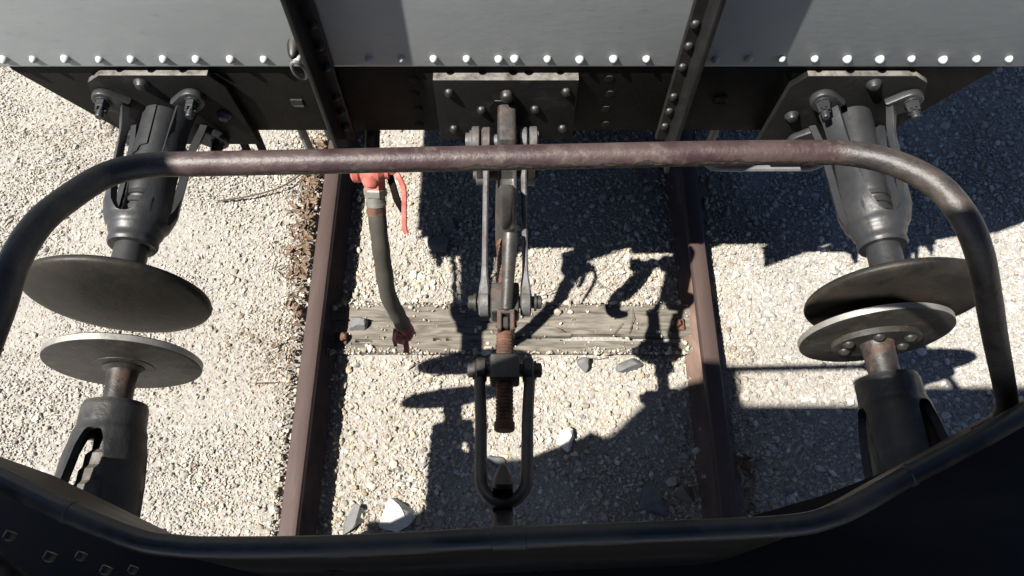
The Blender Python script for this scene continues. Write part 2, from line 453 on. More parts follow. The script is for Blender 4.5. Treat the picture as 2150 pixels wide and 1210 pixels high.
# ------------------------------------------------------------------ gravel (real stones, one mesh)
ICO_P = (1 + 5 ** .5) / 2
ICO = np.array([(-1, ICO_P, 0), (1, ICO_P, 0), (-1, -ICO_P, 0), (1, -ICO_P, 0), (0, -1, ICO_P), (0, 1, ICO_P), (0, -1, -ICO_P), (0, 1, -ICO_P),
                (ICO_P, 0, -1), (ICO_P, 0, 1), (-ICO_P, 0, -1), (-ICO_P, 0, 1)]) / math.hypot(1, ICO_P)
ICO_F = np.array([(0, 11, 5), (0, 5, 1), (0, 1, 7), (0, 7, 10), (0, 10, 11), (1, 5, 9), (5, 11, 4), (11, 10, 2), (10, 7, 6), (7, 1, 8),
                  (3, 9, 4), (3, 4, 2), (3, 2, 6), (3, 6, 8), (3, 8, 9), (4, 9, 5), (2, 4, 11), (6, 2, 10), (8, 6, 7), (9, 8, 1)])
OCT = np.array([(1, 0, 0), (-1, 0, 0), (0, 1, 0), (0, -1, 0), (0, 0, 1), (0, 0, -1)], float)
OCT_F = np.array([(0, 2, 4), (2, 1, 4), (1, 3, 4), (3, 0, 4), (2, 0, 5), (1, 2, 5), (3, 1, 5), (0, 3, 5)])

def rand_rot(n):
    q = rng.normal(size=(n, 4)); q /= np.linalg.norm(q, axis=1)[:, None]
    w_, x, y, z = q.T
    return np.stack([1 - 2 * (y * y + z * z), 2 * (x * y - z * w_), 2 * (x * z + y * w_), 2 * (x * y + z * w_), 1 - 2 * (x * x + z * z), 2 * (y * z - x * w_),
                     2 * (x * z - y * w_), 2 * (y * z + x * w_), 1 - 2 * (x * x + y * y)], axis=1).reshape(n, 3, 3)

def stones(base, faces, pos, rad, flat=.65, jit=.28):
    n = len(pos); k = len(base)
    v = np.repeat(base[None], n, 0) * (1 + rng.uniform(-jit, jit, (n, k, 1)))
    v *= np.stack([rng.uniform(.75, 1.35, n), rng.uniform(.7, 1.1, n), rng.uniform(flat - .15, flat + .25, n)], 1)[:, None, :]
    v = np.einsum('nij,nkj->nki', rand_rot(n), v)
    v[:, :, 2] *= .85
    v = v * rad[:, None, None] + pos[:, None, :]
    f = faces[None] + (np.arange(n) * k)[:, None, None]
    return v.reshape(-1, 3), f.reshape(-1, 3)

def tri_mesh(name, v, f, colors, mat):
    me = bpy.data.meshes.new(name)
    me.vertices.add(len(v)); me.vertices.foreach_set('co', v.astype(np.float32).ravel())
    me.loops.add(f.size); me.loops.foreach_set('vertex_index', f.astype(np.int32).ravel())
    me.polygons.add(len(f)); me.polygons.foreach_set('loop_start', np.arange(0, f.size, 3, dtype=np.int32))
    me.update(calc_edges=True)
    sf = me.attributes.new('sharp_face', 'BOOLEAN', 'FACE'); sf.data.foreach_set('value', np.ones(len(f), bool))
    a = me.attributes.new('stone_colour', 'FLOAT_COLOR', 'POINT')
    c = np.ones((len(v), 4), np.float32); c[:, :3] = colors; a.data.foreach_set('color', c.ravel())
    me.materials.append(mat)
    o = bpy.data.objects.new(name, me); COL.objects.link(o); return o

def lownoise(x, y, s):
    return (np.sin(x * s * 1.3 + 2.1 * np.sin(y * s * .9)) + np.sin(y * s * 1.7 + 1.7 * np.sin(x * s * .7 + 2)) + np.sin((x + y) * s * .6 + 1)) / 3

def scatter(n, r0, r1, xr, yr, big):
    x = rng.uniform(*xr, n); y = rng.uniform(*yr, n)
    keep = (np.abs(np.abs(x + .0065) - .748) > .034)                      # not on the rail heads
    on = (y > .995) & (y < 1.22) & (np.abs(x) < .72)                       # few on the sleeper
    spots = np.clip(.5 + .6 * lownoise(x, y, 9), .04, 1) * np.where(y > 1.17, .55, .14)
    edge = np.minimum(np.abs(y - 1.0), np.abs(y - 1.215))                # drifted over the sleeper's edges
    bury = np.clip(1 - edge / (.012 + .03 * np.clip(.5 + .8 * lownoise(x, y, 6), 0, 1)), 0, 1)
    keep &= ~on | (rng.uniform(size=n) < np.maximum(spots * (.7 if big else .5), bury))
    # trodden sandy patches outside the left rail: fewer big chips
    left = x < -.85
    sand = np.clip(.75 + .6 * lownoise(x * 1.0, y * 1.0, 3.2), .2, 1)
    if big: keep &= ~left | (rng.uniform(size=n) < sand * np.where(x < -1.5, .75, 1))
    x, y, on = x[keep], y[keep], on[keep]
    r = r0 + (r1 - r0) * rng.beta(1.5, 3.2, len(x))
    if big: r *= np.where(x < -.85, .8, 1)
    z = gz(x) + np.where(on, .024, 0) + r * rng.uniform(0, .68, len(x))
    nearrail = np.abs(np.abs(x + .0065) - .748) < .07                      # do not bury the rail foot
    z = np.where(nearrail, np.minimum(z, -.105), z)
    return np.stack([x, y, z], 1), r

def colours(n, k, x, y):
    t = rng.uniform(size=n)
    pal = np.array([(.66, .6, .49), (.58, .5, .385), (.74, .7, .61), (.5, .455, .39), (.44, .36, .26), (.33, .32, .31), (.62, .48, .34)]) * .575
    idx = np.searchsorted(np.cumsum([.3, .22, .22, .12, .06, .05, .03]), t)
    c = pal[np.minimum(idx, 6)] * rng.uniform(.68, 1.18, (n, 1))
    soil = np.clip(lownoise(x * 1.1 + 3, y * 1.1, 4.0) * 1.5 - .2 + .25 * lownoise(x, y, 17), 0, 1)[:, None] * np.where(x < .78, .7, .45)[:, None]
    c = c * (1 - soil) + c * np.array([[.62, .54, .44]]) * soil            # soiled patches
    grey = np.clip((x - .8) / .2, 0, 1)[:, None] * .5                       # greyer chippings to the right of the track
    l = c.mean(1, keepdims=True) * np.array([[.99, 1.0, 1.0]])
    c = c * (1 - grey) + l * grey
    lf = np.clip((-.85 - x) / .3, 0, 1)[:, None] * .35
    c = c * (1 - lf) + l * np.array([[1.0, .98, .94]]) * lf
    return np.repeat(np.clip(c, 0, .82), k, 0)

XR, YR = (-2.75, 2.75), (.05, 2.85)
p1, r1 = scatter(26000, .0055, .0165, XR, YR, True)
v1, f1 = stones(ICO, ICO_F, p1, r1)
c1 = colours(len(p1), 12, p1[:, 0], p1[:, 1])
p2, r2 = scatter(200000, .0026, .0085, XR, YR, False)
v2, f2 = stones(OCT, OCT_F, p2, r2, .8, .3)
c2 = colours(len(p2), 6, p2[:, 0], p2[:, 1])
p3, r3 = scatter(900, .013, .027, XR, YR, True)
v3, f3 = stones(ICO, ICO_F, p3 - np.array([0, 0, .004]), r3, .6, .22)
c3 = colours(len(p3), 12, p3[:, 0], p3[:, 1])
n1, n2 = len(v1), len(v1) + len(v2)
o = tri_mesh('gravel', np.concatenate([v1, v2, v3]), np.concatenate([f1, f2 + n1, f3 + n2]), np.concatenate([c1, c2, c3]), M_GRAVEL)
o['kind'] = 'stuff'; o['label'] = 'pale crushed limestone ballast covering the ground'; o['category'] = 'gravel'

# ------------------------------------------------------------------ loose rocks
def rock(x, y, size, mat, label, seed, rz=0.0):
    r_ = random.Random(seed); bm = nbm()
    bmesh.ops.create_icosphere(bm, subdivisions=3, radius=1.0)
    planes = [(Vector((r_.gauss(0, 1), r_.gauss(0, 1), r_.gauss(.2, .8))).normalized(), r_.uniform(.42, .8)) for _ in range(11)]
    for v in bm.verts:
        for nrm, d in planes:
            k = v.co.dot(nrm)
            if k > d: v.co -= nrm * (k - d)
        v.co *= 1.25 + .12 * mnoise.noise(v.co * 3 + Vector((seed, 0, 0)))
    bm.transform(Matrix.Diagonal((size[0] / 2, size[1] / 2, size[2] / 2, 1)))
    me = finish(bm, 'rock', 22); me.materials.append(mat)
    o = bpy.data.objects.new('rock', me); COL.objects.link(o)
    base = -.128 if (1.0 < y < 1.21 and abs(x) < .7) else float(gz(x))
    o.location = (x, y, base + size[2] * .18); o.rotation_euler = (0, 0, rz)
    tag(o, label, 'rock', 'loose rocks on the ballast'); return o
rock(-.615, 1.125, (.07, .075, .06), M_ROCKD, 'blocky grey rock at the rail end of the sleeper by the red hose head', 21, .2)
rock(.278, .965, (.055, .07, .055), M_ROCKD, 'small upright dark grey rock just below the middle of the sleeper', 2, .1)
rock(.465, .955, (.105, .06, .05), M_ROCKD, 'long dark brownish rock lying slanted below the cracked end of the sleeper', 3, .35)
rock(.198, .66, (.085, .08, .06), M_ROCKW, 'white angular rock alone right of the shackle near the shadow edge', 4, .9)
rock(-.56, .375, (.07, .11, .06), M_ROCKD, 'pointed slate grey rock beside the rail close to the dark pipe edge', 5, -.5)
rock(-.40, .385, (.135, .15, .075), M_ROCKW, 'largest pale rock, beside the shadow of the near buffer', 6, .4)
rock(-.515, .315, (.09, .06, .05), M_ROCKD, 'flat grey rock half hidden behind the pipe edge', 7, .2)
rock(-.055, .585, (.065, .05, .04), M_ROCKD, 'grey flat stone inside the shackle loop by the near hook', 8, 0)
rock(-.263, 1.575, (.06, .085, .05), M_ROCKD, 'pale grey rock in the deep shade behind the hose, topmost of two', 9, .1)
rock(-.30, 1.50, (.12, .08, .05), M_ROCKD, 'dark flat rock in the deep shade behind the hose, lower of two', 10, 0)
rock(.495, .44, (.1, .12, .06), M_ROCKD, 'dark rock in shade near the bottom edge between rails', 11, .6)
rock(.62, .47, (.09, .08, .05), M_ROCKB, 'brown rock in shade next to the right rail near the bottom', 12, -.6)

# ------------------------------------------------------------------ dead leaves and twigs
bm = nbm()
def leaf(x, y, s, rz, curl):
    z = float(gz(x)) + random.uniform(.016, .03)
    M = Matrix.Translation((x, y, z)) @ Euler((random.uniform(-.6, .6), random.uniform(-.6, .6), rz)).to_matrix().to_4x4()
    pts = [(-1, 0), (-.45, .42), (.2, .38), (1, 0), (.2, -.38), (-.45, -.42)]
    vs = [bm.verts.new(M @ Vector((px * s, py * s, curl * s * (abs(py) * 1.6 + .3 * px * px)))) for px, py in pts]
    a, b_ = vs[0], vs[3]
    bm.faces.new((a, b_, vs[2], vs[1])); bm.faces.new((a, vs[5], vs[4], b_))
for _ in range(360):
    y = random.choice([random.uniform(1.3, 2.0), random.uniform(1.3, 2.0), random.uniform(.9, 1.9)])
    leaf(-.83 - abs(random.gauss(0, .045)), y, random.uniform(.007, .021), random.uniform(0, 6.3), random.uniform(.2, 1))
for _ in range(30): leaf(.82 + abs(random.gauss(0, .03)), random.uniform(.35, .6), random.uniform(.01, .025), random.uniform(0, 6.3), .5)
for _ in range(60): leaf(random.uniform(-2.2, 2.2), random.uniform(.3, 2.4), random.uniform(.005, .012), random.uniform(0, 6.3), .5)
o = part('leaf_litter', bm, M_LEAF, angle=0)
o['kind'] = 'stuff'; o['label'] = 'brown dead leaves gathered along the outer side of the left rail'; o['category'] = 'dead leaves'
bm = nbm()
for k in range(70):
    if k < 45: x, y, l, a = -.85 - abs(random.gauss(0, .06)), random.uniform(.8, 1.95), random.uniform(.03, .11), random.gauss(1.2, .6)
    else: x, y, l, a = random.uniform(-.5, .5), random.uniform(.9, 1.4), random.uniform(.03, .1), random.uniform(0, 3)
    z = max(float(gz(x)) + .022, -.118 if 0.97 < y < 1.25 else -1)
    d = Vector((math.cos(a), math.sin(a), 0)) * l; c = Vector((-d.y, d.x, 0)) * random.uniform(-.15, .15)
    tube(bm, [Vector((x, y, z)) - d / 2, Vector((x, y, z + .006)) + c, Vector((x, y, z)) + d / 2], [.0012, .0016, .0009], 5)
tube(bm, smooth_path([(-1.24, 1.66, -.07), (-1.1, 1.68, -.06), (-.98, 1.72, -.055), (-.9, 1.79, -.06)]), .004, 6)
o = part('twigs', bm, M_TWIG, angle=0); o['kind'] = 'stuff'; o['label'] = 'thin dry twigs and stalks lying on the ballast'; o['category'] = 'twigs'

# ================================================================== GREY WAGON
YW = 1.21
wag = root('goods_wagon', 'grey riveted goods wagon end with black frame, two buffers and draw hook', 'wagon', (-.013, YW, 0))
# end wall sheet
bm = nbm(); box(bm, (-.013, YW + .011, 2.0), (2.43, .038, 1.5), .006, 2)
wall = part('end_wall', bm, M_GREY, wag)
riv_w = rivet_mesh('rivet', .0098, .0125, M_WHITE)
def on_y(u, v, y=YW - .008, f=1550.0):
    """point of the plane y seen along the photo direction (u, v)"""
    p = R(64.75); a = (u - 1075) / f; b = (v - 605) / f
    t = y / (math.cos(p) - b * math.sin(p)); return (a * t, y, 2.59 - t * (math.sin(p) + b * math.cos(p)))
z_row = 1.279
rx = []
for u in [5, 68, 137, 206, 275, 343, 412, 483, 553, 623, 773, 842, 910, 981, 1047, 1081, 1149, 1218, 1288, 1357, 1503, 1573, 1643, 1711, 1780, 1849, 1916, 1983, 2052, 2120]:
    rx.append(on_y(u, 120)[0])
rx.append(rx[0] - .079)
for x in rx: inst('rivet', riv_w, (x + random.uniform(-.001, .001), YW - .008, z_row + random.uniform(-.0018, .0018)), wall, scale=random.uniform(.88, 1.1))
# upper part: side walls, floor, top capping
for s, nm in ((-1, 'side_wall'), (1, 'side_wall')):
    bm = nbm(); box(bm, (-.013 + s * 1.195, YW + 2.53, 2.0), (.04, 5.0, 1.5)); part(nm, bm, M_GREY, wag)
bm = nbm(); box(bm, (-.013, YW + 2.53, 1.233), (2.42, 4.99, .03)); part('wagon_floor', bm, M_BLACK, wag)
# headstock, tapered at its ends
bm = nbm()
prism(bm, [(-1.183, 1.2485), (-1.183, 1.232), (-1.035, 1.0), (1.0, 1.0), (1.145, 1.232), (1.145, 1.2485)], (0, YW, 0), (1, 0, 0), (0, 0, 1), (0, .09, 0), .004)
head = part('headstock', bm, M_BLACK, wag)
fl = rivet_mesh('rivet', .0125, .0025, M_BLACK, flat=True)
for x, z in [(.234, 1.2), (.242, 1.146), (.239, 1.088), (.245, 1.026), (-.235, 1.2), (-.24, 1.146), (-.238, 1.088), (-.242, 1.026)]: inst('rivet', fl, (x, YW, z), head)
for x, z in ((-.538, 1.115), (.52, 1.125)):              # square slot with a worn sill
    bm = nbm(); box(bm, (x, YW - .001, z), (.032, .006, .026), .002)
    box(bm, (x + .003, YW - .0035, z - .0105), (.027, .006, .006), .002)
    part('slot_cover', bm, M_POST, head)
for s in (-1, 1):                                        # solebars behind
    bm = nbm(); box(bm, (-.013 + s * .62, YW + 2.6, 1.11), (.09, 5.0, .22)); part('solebar', bm, M_BLACK, wag)
# end posts: angle sections, riveted flange and standing web
riv_b = rivet_mesh('rivet', .0115, .0105, M_POST)
for s in (-1, 1):
    xw = .4125 if s > 0 else -.447
    bm = nbm()
    box(bm, (xw - s * .016, YW - .0155, 1.85), (.036, .015, 1.72), .003)
    prism(bm, [(0, .962), (-.078, .935), (-.078, 2.71), (0, 2.71)], (xw - .006, YW - .012, 0), (0, 1, 0), (0, 0, 1), (.012, 0, 0), .003)
    post = part('end_post', bm, M_POST, wag)
    for z in (1.40, 1.335, 1.268, 1.165, 1.11, 1.05): inst('rivet', riv_b, (xw - s * .02, YW - .023, z), post)
# ring on the left post
bm = nbm()
dome(bm, (-.487, YW - .008, 1.327), (0, -1, 0), .016, .045, 16)
part('ring_bolt', bm, M_POST, wag)
bm = nbm()
tube(bm, [(-.482 + .014 * math.cos(a), YW - .05 - .008 * math.sin(a), 1.287 + .036 * math.sin(a)) for a in np.linspace(0, 2 * math.pi, 25)[:-1]], .0042, 8, closed=True)
part('tie_ring', bm, M_HANDLE, wag)
# drawgear plate
bm = nbm()
box(bm, (-.0145, YW - .011, 1.108), (.346, .024, .23), .003, 2)
dp = part('drawgear_plate', bm, M_PLATE, wag)
rv = rivet_mesh('rivet', .0125, .013, M_POST); rvb = rivet_mesh('rivet', .0165, .019, M_POST, flat=True)
for x, z in [(-.152, 1.18), (.130, 1.183), (-.076, 1.115), (.057, 1.118), (-.15, 1.04), (.13, 1.042)]: inst('rivet', rv, (x, YW - .023, z), dp)
inst('rivet', rvb, (-.013, YW - .023, 1.172), dp)
bm = nbm()
prism(bm, [(-.04, 1.05), (-.043, 1.13), (-.03, 1.15), (.03, 1.15), (.043, 1.13), (.04, 1.05)], (-.0125, YW - .0245, 0), (1, 0, 0), (0, 0, 1), (0, .004, 0))
part('hook_slot', bm, M_BLACK, dp)
# draw hook
HX = -.0125
hook_prof = [(1.24, 1.135), (1.13, 1.138), (1.085, 1.13), (1.068, 1.10), (1.06, 1.06), (1.04, 1.028), (1.005, 1.02), (.982, 1.045), (.976, 1.085), (.966, 1.115), (.945, 1.12),
             (.928, 1.10), (.918, 1.06), (.917, 1.01), (.935, .955), (.985, .925), (1.045, .93), (1.1, .965), (1.15, 1.03), (1.24, 1.05)]
bm = nbm()
prism(bm, hook_prof, (HX - .0235, 0, 0), (0, 1, 0), (0, 0, 1), (.047, 0, 0), .012, 3)
for v in bm.verts:                                       # the point of the hook tapers
    if v.co.y < 1.0: v.co.x = HX + (v.co.x - HX) * (.6 + .4 * max(0, (v.co.y - .9) / .1))
part('draw_hook', bm, M_HOOK, wag)

# far buffers
def far_buffer(ax, az, yd, rdisc, wide):
    s = 1 if ax > 0 else -1
    bm = nbm()                                            # base plate
    c = .03 * -s
    poly = [(-.165, .115), (-.135, .155), (.12, .155), (.158, .13), (.168, .10), (.168, -.115), (-.178, -.115)]
    poly = [(p[0] * s, p[1]) for p in poly]
    prism(bm, poly if s > 0 else poly[::-1], (ax + c, YW - .001, az), (1, 0, 0), (0, 0, 1), (0, -.018, 0), .003)
    b = part('buffer', bm, M_PLATE, wag)
    yb = YW - .019
    prof = [(.816, .052), (.823, .0555), (.838, .0545), (.858, .061), (.885, .075), (.912, .082), (1.1, .087), (yb, .102)]
    a0 = math.atan2(.082, .105); arms = [a0, math.pi - a0, math.pi + a0, -a0]
    bm = nbm()
    basket(bm, ax, az, prof, .876, yb - .003, [R(32), R(148), R(212), R(-32)], .27, .016, ny=30, rough=.0006, pw=3.2)
    for a in arms:                                        # feet turned out on the plate
        d = Vector((math.cos(a), 0, math.sin(a))); u = Vector((-math.sin(a), 0, math.cos(a)))
        pl = [(.085, -.03), (.13, -.03)] + [(.135 + .03 * math.cos(t), .03 * math.sin(t)) for t in np.linspace(-1.4, 1.4, 9)] + [(.13, .03), (.085, .03)]
        prism(bm, pl, (ax, yb - .0005, az), d, u, (0, -.019, 0), .004)
    part('guide_socket', bm, M_BUFF, b, angle=45)
    bm = nbm()                                            # inner sleeve with its seam
    lathe(bm, (ax, 0, az), (0, 1, 0), [(.93, .028), (.935, .036), (.955, .042), (.975, .043), (1.03, .043), (1.033, .0465), (yb, .0475)], 36)
    part('sleeve', bm, M_BUFF, b)
    if s < 0:
        bm = nbm()                                        # lapped sheet on the sleeve
        pts = []
        for k in range(13):
            th = R(88 + 62 * k / 12); pts.append(th)
        rows = []
        for th in pts:
            y_end = 1.075 - .012 * (th - pts[0]) / (pts[-1] - pts[0]) - (.012 if th > R(110) else 0)
            rows.append([bm.verts.new((ax + math.cos(th) * r, y, az + math.sin(th) * r)) for r, y in ((.0478, yb), (.0505, yb), (.0505, y_end), (.0478, y_end))])
        for p, q in zip(rows, rows[1:]):
            for k in range(4): bm.faces.new((p[k], q[k], q[(k + 1) % 4], p[(k + 1) % 4]))
        bm.faces.new(rows[0]); bm.faces.new(rows[-1][::-1])
        part('sleeve_lap', bm, M_BUFF, b)
    bm = nbm()                                            # ring spring inside
    for k in range(3):
        y = .905 + k * .022; lathe(bm, (ax, y, az), (0, 1, 0), [(-.009, .034), (-.006, .042), (.006, .042), (.009, .034)], 28)
    part('spring_ring', bm, M_BUFF2, b)
    bm = nbm()                                            # spindle
    lathe(bm, (ax, 0, az), (0, 1, 0), [(yd + .006, .05), (yd + .022, .047), (yd + .034, .0395), (yd + .045, .0375), (.93, .0375)], 32)
    part('spindle', bm, M_BUFF, b)
    bm = nbm()                                            # dished buffer face
    R0 = rdisc
    lathe(bm, (ax, yd, az), (0, 1, 0), [(-.016, 0), (-.0155, R0 * .25), (-.013, R0 * .5), (-.007, R0 * .8), (-.003, R0 * .94), (.002, R0 * .985), (.008, R0), (.016, R0 * .985), (.02, R0 * .95), (.022, R0 * .6), (.022, 0)], 72)
    part('buffer_disc', bm, M_DISCF, b, angle=50)
    for a in arms:                                        # bolt, castle nut and thread end
        x, z = ax + math.cos(a) * .137, az + math.sin(a) * .137; y = yb - .0195
        bm = nbm()
        lathe(bm, (x, y, z), (0, -1, 0), [(0, .0185), (.004, .0185), (.004, .015)], 20)
        lathe(bm, (x, y - .004, z), (0, -1, 0), [(0, .0165), (.016, .0165), (.018, .0145)], 6)
        for k in range(6):
            t = R(60 * k); box(bm, (x + math.cos(t) * .0115, y - .025, z + math.sin(t) * .0115), (.006, .010, .006), .001)
        pr = []
        for k in range(9): pr += [(.018 + k * .0032, .0095), (.0196 + k * .0032, .0082)]
        lathe(bm, (x, y, z), (0, -1, 0), pr + [(.048, .008)], 14)
        part('bolt', bm, M_BUFF, b)
    bm = nbm(); lathe(bm, (ax, yb, az + .128), (0, -1, 0), [(-.003, .018), (.003, .018), (.008, .014), (.014, .011), (.016, .006), (.016, 0)], 18)
    part('rivet', bm, M_BUFF, b)
    bm = nbm(); lathe(bm, (ax - s * .155, yb, az + .01), (0, -1, 0), [(-.003, .018), (.003, .018), (.008, .014), (.014, .011), (.016, .006), (.016, 0)], 18)
    part('rivet', bm, M_BUFF, b)
    return b
far_buffer(-.882, 1.08, .68, .196, True)['label'] = 'left buffer of the grey wagon, standing clear of its opposite'
far_buffer(.862, 1.078, .6755, .195, True)['label'] = 'right buffer of the grey wagon, pressed against its opposite'

# grab handles under the headstock
for s in (-1, 1):
    x0, x1 = (.548, .905) if s > 0 else (-.925, -.568)
    y = YW + .025
    pts = [(x0, y, 1.02), (x0, y, .86), (x0 + .008, y, .825), (x0 + .035, y - .003, .803), (x0 + .08, y - .003, .798), (x1 - .08, y - .003, .798), (x1 - .035, y - .003, .803), (x1 - .008, y, .825), (x1, y, .86), (x1, y, 1.02)]
    bm = nbm(); tube(bm, smooth_path(pts, 5), .0115, 10); part('grab_handle', bm, M_HANDLE, wag)
# brake hose
hose_pts = [(-.3735, 1.086, .865), (-.374, 1.066, .84), (-.371, 1.008, .78), (-.371, .965, .69), (-.371, .924, .58), (-.360, .912, .48), (-.351, .905, .40)]
hp = smooth_path(hose_pts, 9)
bm = nbm(); tube(bm, hp, [.0242 + (.0012 if (i // 4) % 2 else 0) for i in range(len(hp))], 22)
hose = part('brake_hose', bm, M_HOSE, wag)
hd = (Vector(hose_pts[1]) - Vector(hose_pts[0])).normalized(); h0 = Vector(hose_pts[0])
bm = nbm(); lathe(bm, h0 - hd * .01, hd, [(0, .0265), (.022, .0265), (.022, .0285), (.03, .0285), (.03, .026), (.05, .026)], 24)
lathe(bm, h0 - hd * .03, hd, [(0, .029), (.004, .032), (.02, .032), (.024, .029)], 6); part('hose_nut', bm, M_ZINC, hose, angle=25)
bm = nbm(); lathe(bm, h0 + hd * .02, hd, [(0, .0262), (.026, .0262)], 24); part('hose_band', bm, M_RUST, hose)
cc = h0 - hd * .078 + Vector((-.006, 0, .006))             # valve body
bm = nbm()
lathe(bm, h0 - hd * .06, hd, [(0, .021), (.008, .024), (.008, .029), (.03, .029), (.032, .024)], 6)
lathe(bm, cc + Vector((-.052, 0, 0)), (1, 0, 0), [(0, .028), (.006, .036), (.02, .036), (.026, .032), (.045, .038), (.075, .036), (.09, .026), (.1, .026)], 26)
lathe(bm, cc + Vector((0, -.01, 0)), hd, [(0, .03), (.02, .028), (.035, .022)], 22)
part('stop_valve', bm, M_RED, hose, angle=28)
bm = nbm(); tube(bm, [cc + Vector((0, .01, 0)), cc + Vector((0, .06, .01)), cc + Vector((0, .2, .06))], .02, 16); part('brake_pipe', bm, M_BLACK, hose)
hk = cc + Vector((.062, -.005, .006))
bm = nbm()
box(bm, hk + Vector((-.008, 0, .004)), (.026, .03, .02), .003)
strap(bm, smooth_path([hk, hk + Vector((.014, -.02, -.006)), hk + Vector((.026, -.045, -.03)), hk + Vector((.024, -.085, -.07)), hk + Vector((.022, -.118, -.105)), hk + Vector((.027, -.13, -.118))], 4), (1, 0, 0), .0145, .01)
part('valve_handle', bm, M_RED, hose)
bm = nbm(); strap(bm, [cc + Vector((.045, .0, -.012)), cc + Vector((.062, -.05, -.075)), cc + Vector((.075, -.06, -.12))], (1, 0, 0), .02, .006); part('handle_stop', bm, M_BLACK, hose)
e = Vector(hose_pts[-1])
bm = nbm()                                               # coupling head
lathe(bm, e + Vector((-.002, .004, .01)), (.12, -.15, -1), [(0, .026), (.012, .027), (.02, .022)], 20)
tube(bm, smooth_path([e + Vector((0, 0, -.005)), e + Vector((.012, -.012, -.03)), e + Vector((.006, -.03, -.05))], 5), [.022, .022, .023, .023, .023, .024, .023, .022, .021, .02, .018], 18)
lathe(bm, e + Vector((-.03, -.022, -.045)), (1, -.2, 0), [(0, .014), (.01, .024), (.034, .025), (.038, .018)], 18)
strap(bm, [e + Vector((-.028, -.005, -.03)), e + Vector((-.034, -.03, -.06)), e + Vector((-.03, -.045, -.08))], (1, 0, 0), .012, .008)
strap(bm, [e + Vector((.004, -.03, -.05)), e + Vector((.006, -.05, -.072)), e + Vector((.004, -.06, -.095))], (1, 0, 0), .018, .01)
part('coupling_head', bm, M_DRED, hose)
# bits hanging behind the headstock
bm = nbm(); cyl(bm, (-.5, YW + .03, 1.02), (-.5, YW + .03, .93), .009, None, 12); part('pipe_stub', bm, M_HANDLE, wag)
bm = nbm(); lathe(bm, (-.62, YW + .12, 1.0), (1, 0, 0), [(0, .05), (.01, .07), (.22, .07), (.23, .05)], 24); part('brake_cylinder', bm, M_BUFF2, wag)
for k, x in enumerate((-.70, -.745)):
    bm = nbm(); strap(bm, [(x, YW + .05, 1.02), (x - .01, YW + .05, .94), (x - .015, YW + .05, .84)], (1, 0, 0), .022, .012); part('hanger', bm, M_BLACK, wag)
# wheelset
for yy in (YW + 1.5, YW + 4.1):
    bm = nbm(); cyl(bm, (-.9, yy, .46), (.88, yy, .46), .07); part('axle', bm, M_BLACK, wag)
    for s in (-1, 1):
        bm = nbm(); lathe(bm, (-.0065 + s * .715, yy, .46), (s, 0, 0), [(-.05, .3), (-.045, .485), (-.02, .487), (-.015, .462), (.075, .458), (.08, .43), (.02, .41), (.02, .12), (.09, .11), (.09, .07)], 48)
        part('wheel', bm, M_BUFF2, wag)

# ================================================================== SCREW COUPLING
cx = -.018
P1 = Vector((cx, 1.125, 1.068)); T1 = Vector((cx, .78, .85)); T2 = Vector((cx, .592, .86))
cpl = root('screw_coupling', 'screw coupling hanging between the draw hooks, rusty threaded spindle and long steel links', 'coupling', (cx, .7, .82))
X1 = Vector((1, 0, 0))
for s in (-1, 1):                                        # long links
    bm = nbm(); xo = X1 * s * .0535
    pts = [P1 + xo * .86 + (T1 - P1) * t for t in (0, .1, .16, .22, .5, .76, .84, .9, 1)]
    for i, t in enumerate((0, .1, .16, .22, .5, .76, .84, .9, 1)): pts[i] += xo * .14 * t
    strap(bm, pts, (1, 0, 0), [.024, .024, .017, .0145, .014, .0145, .018, .026, .027], [.05, .045, .036, .032, .03, .032, .038, .05, .05], .004)
    for p, r in ((pts[0], .036), (pts[-1], .037)):
        w_ = .024 if p is pts[0] else .028
        lathe(bm, p - X1 * w_ / 2, X1, [(0, r - .006), (.004, r), (w_ - .004, r), (w_, r - .006)], 26)
    part('link_bar', bm, M_STEEL, cpl)
bm = nbm(); lathe(bm, P1 - X1 * .098, X1, [(0, .022), (.01, .022), (.01, .028), (.016, .028), (.016, .018), (.172, .018), (.172, .012), (.19, .012)], 22)
box(bm, P1 + X1 * .082, (.005, .012, .07), .001)
part('hook_pin', bm, M_STEEL, cpl)
for s in (-1, 1):                                        # hangers of the spare hook
    bm = nbm(); a = P1 + X1 * s * .072; b_ = Vector((a.x, 1.165, .86))
    strap(bm, [a, a * .5 + b_ * .5, b_], (1, 0, 0), [.02, .016, .02], [.045, .03, .045])
    lathe(bm, a - X1 * .0105, X1, [(0, .034), (.003, .038), (.018, .038), (.021, .034)], 24); lathe(bm, b_ - X1 * .01, X1, [(0, .03), (.02, .03)], 22)
    part('hanger_link', bm, M_STEEL, cpl)
bm = nbm()
sp = smooth_path([(cx, 1.175, .865), (cx, 1.15, .80), (cx, 1.11, .72), (cx, 1.085, .65), (cx, 1.07, .60), (cx, 1.03, .575), (cx, 1.0, .60), (cx, .985, .655)], 6)
tube(bm, sp, [.026 + .012 * math.sin(math.pi * i / (len(sp) - 1)) - .012 * (i / (len(sp) - 1)) for i in range(len(sp))], 14)
cyl(bm, (cx - .09, 1.165, .86), (cx + .09, 1.165, .86), .014)
part('spare_hook', bm, M_HOOK, cpl)
def trunnion(T, hx, hy, hz, mat, pins):
    bm = nbm(); box(bm, T, (hx * 2, hy * 2, hz * 2), .009, 3)
    lathe(bm, T - X1 * pins, X1, [(0, .012), (.003, .018), (.014, .018), (.014, .023), (.02, .023), (.02, .016), (2 * pins - .02, .016), (2 * pins - .02, .023), (2 * pins - .014, .023), (2 * pins - .014, .018), (2 * pins - .003, .018), (2 * pins, .012)], 22)
    return part('trunnion_nut', bm, mat, cpl)
trunnion(T1, .0365, .042, .036, M_HOOK, .095)
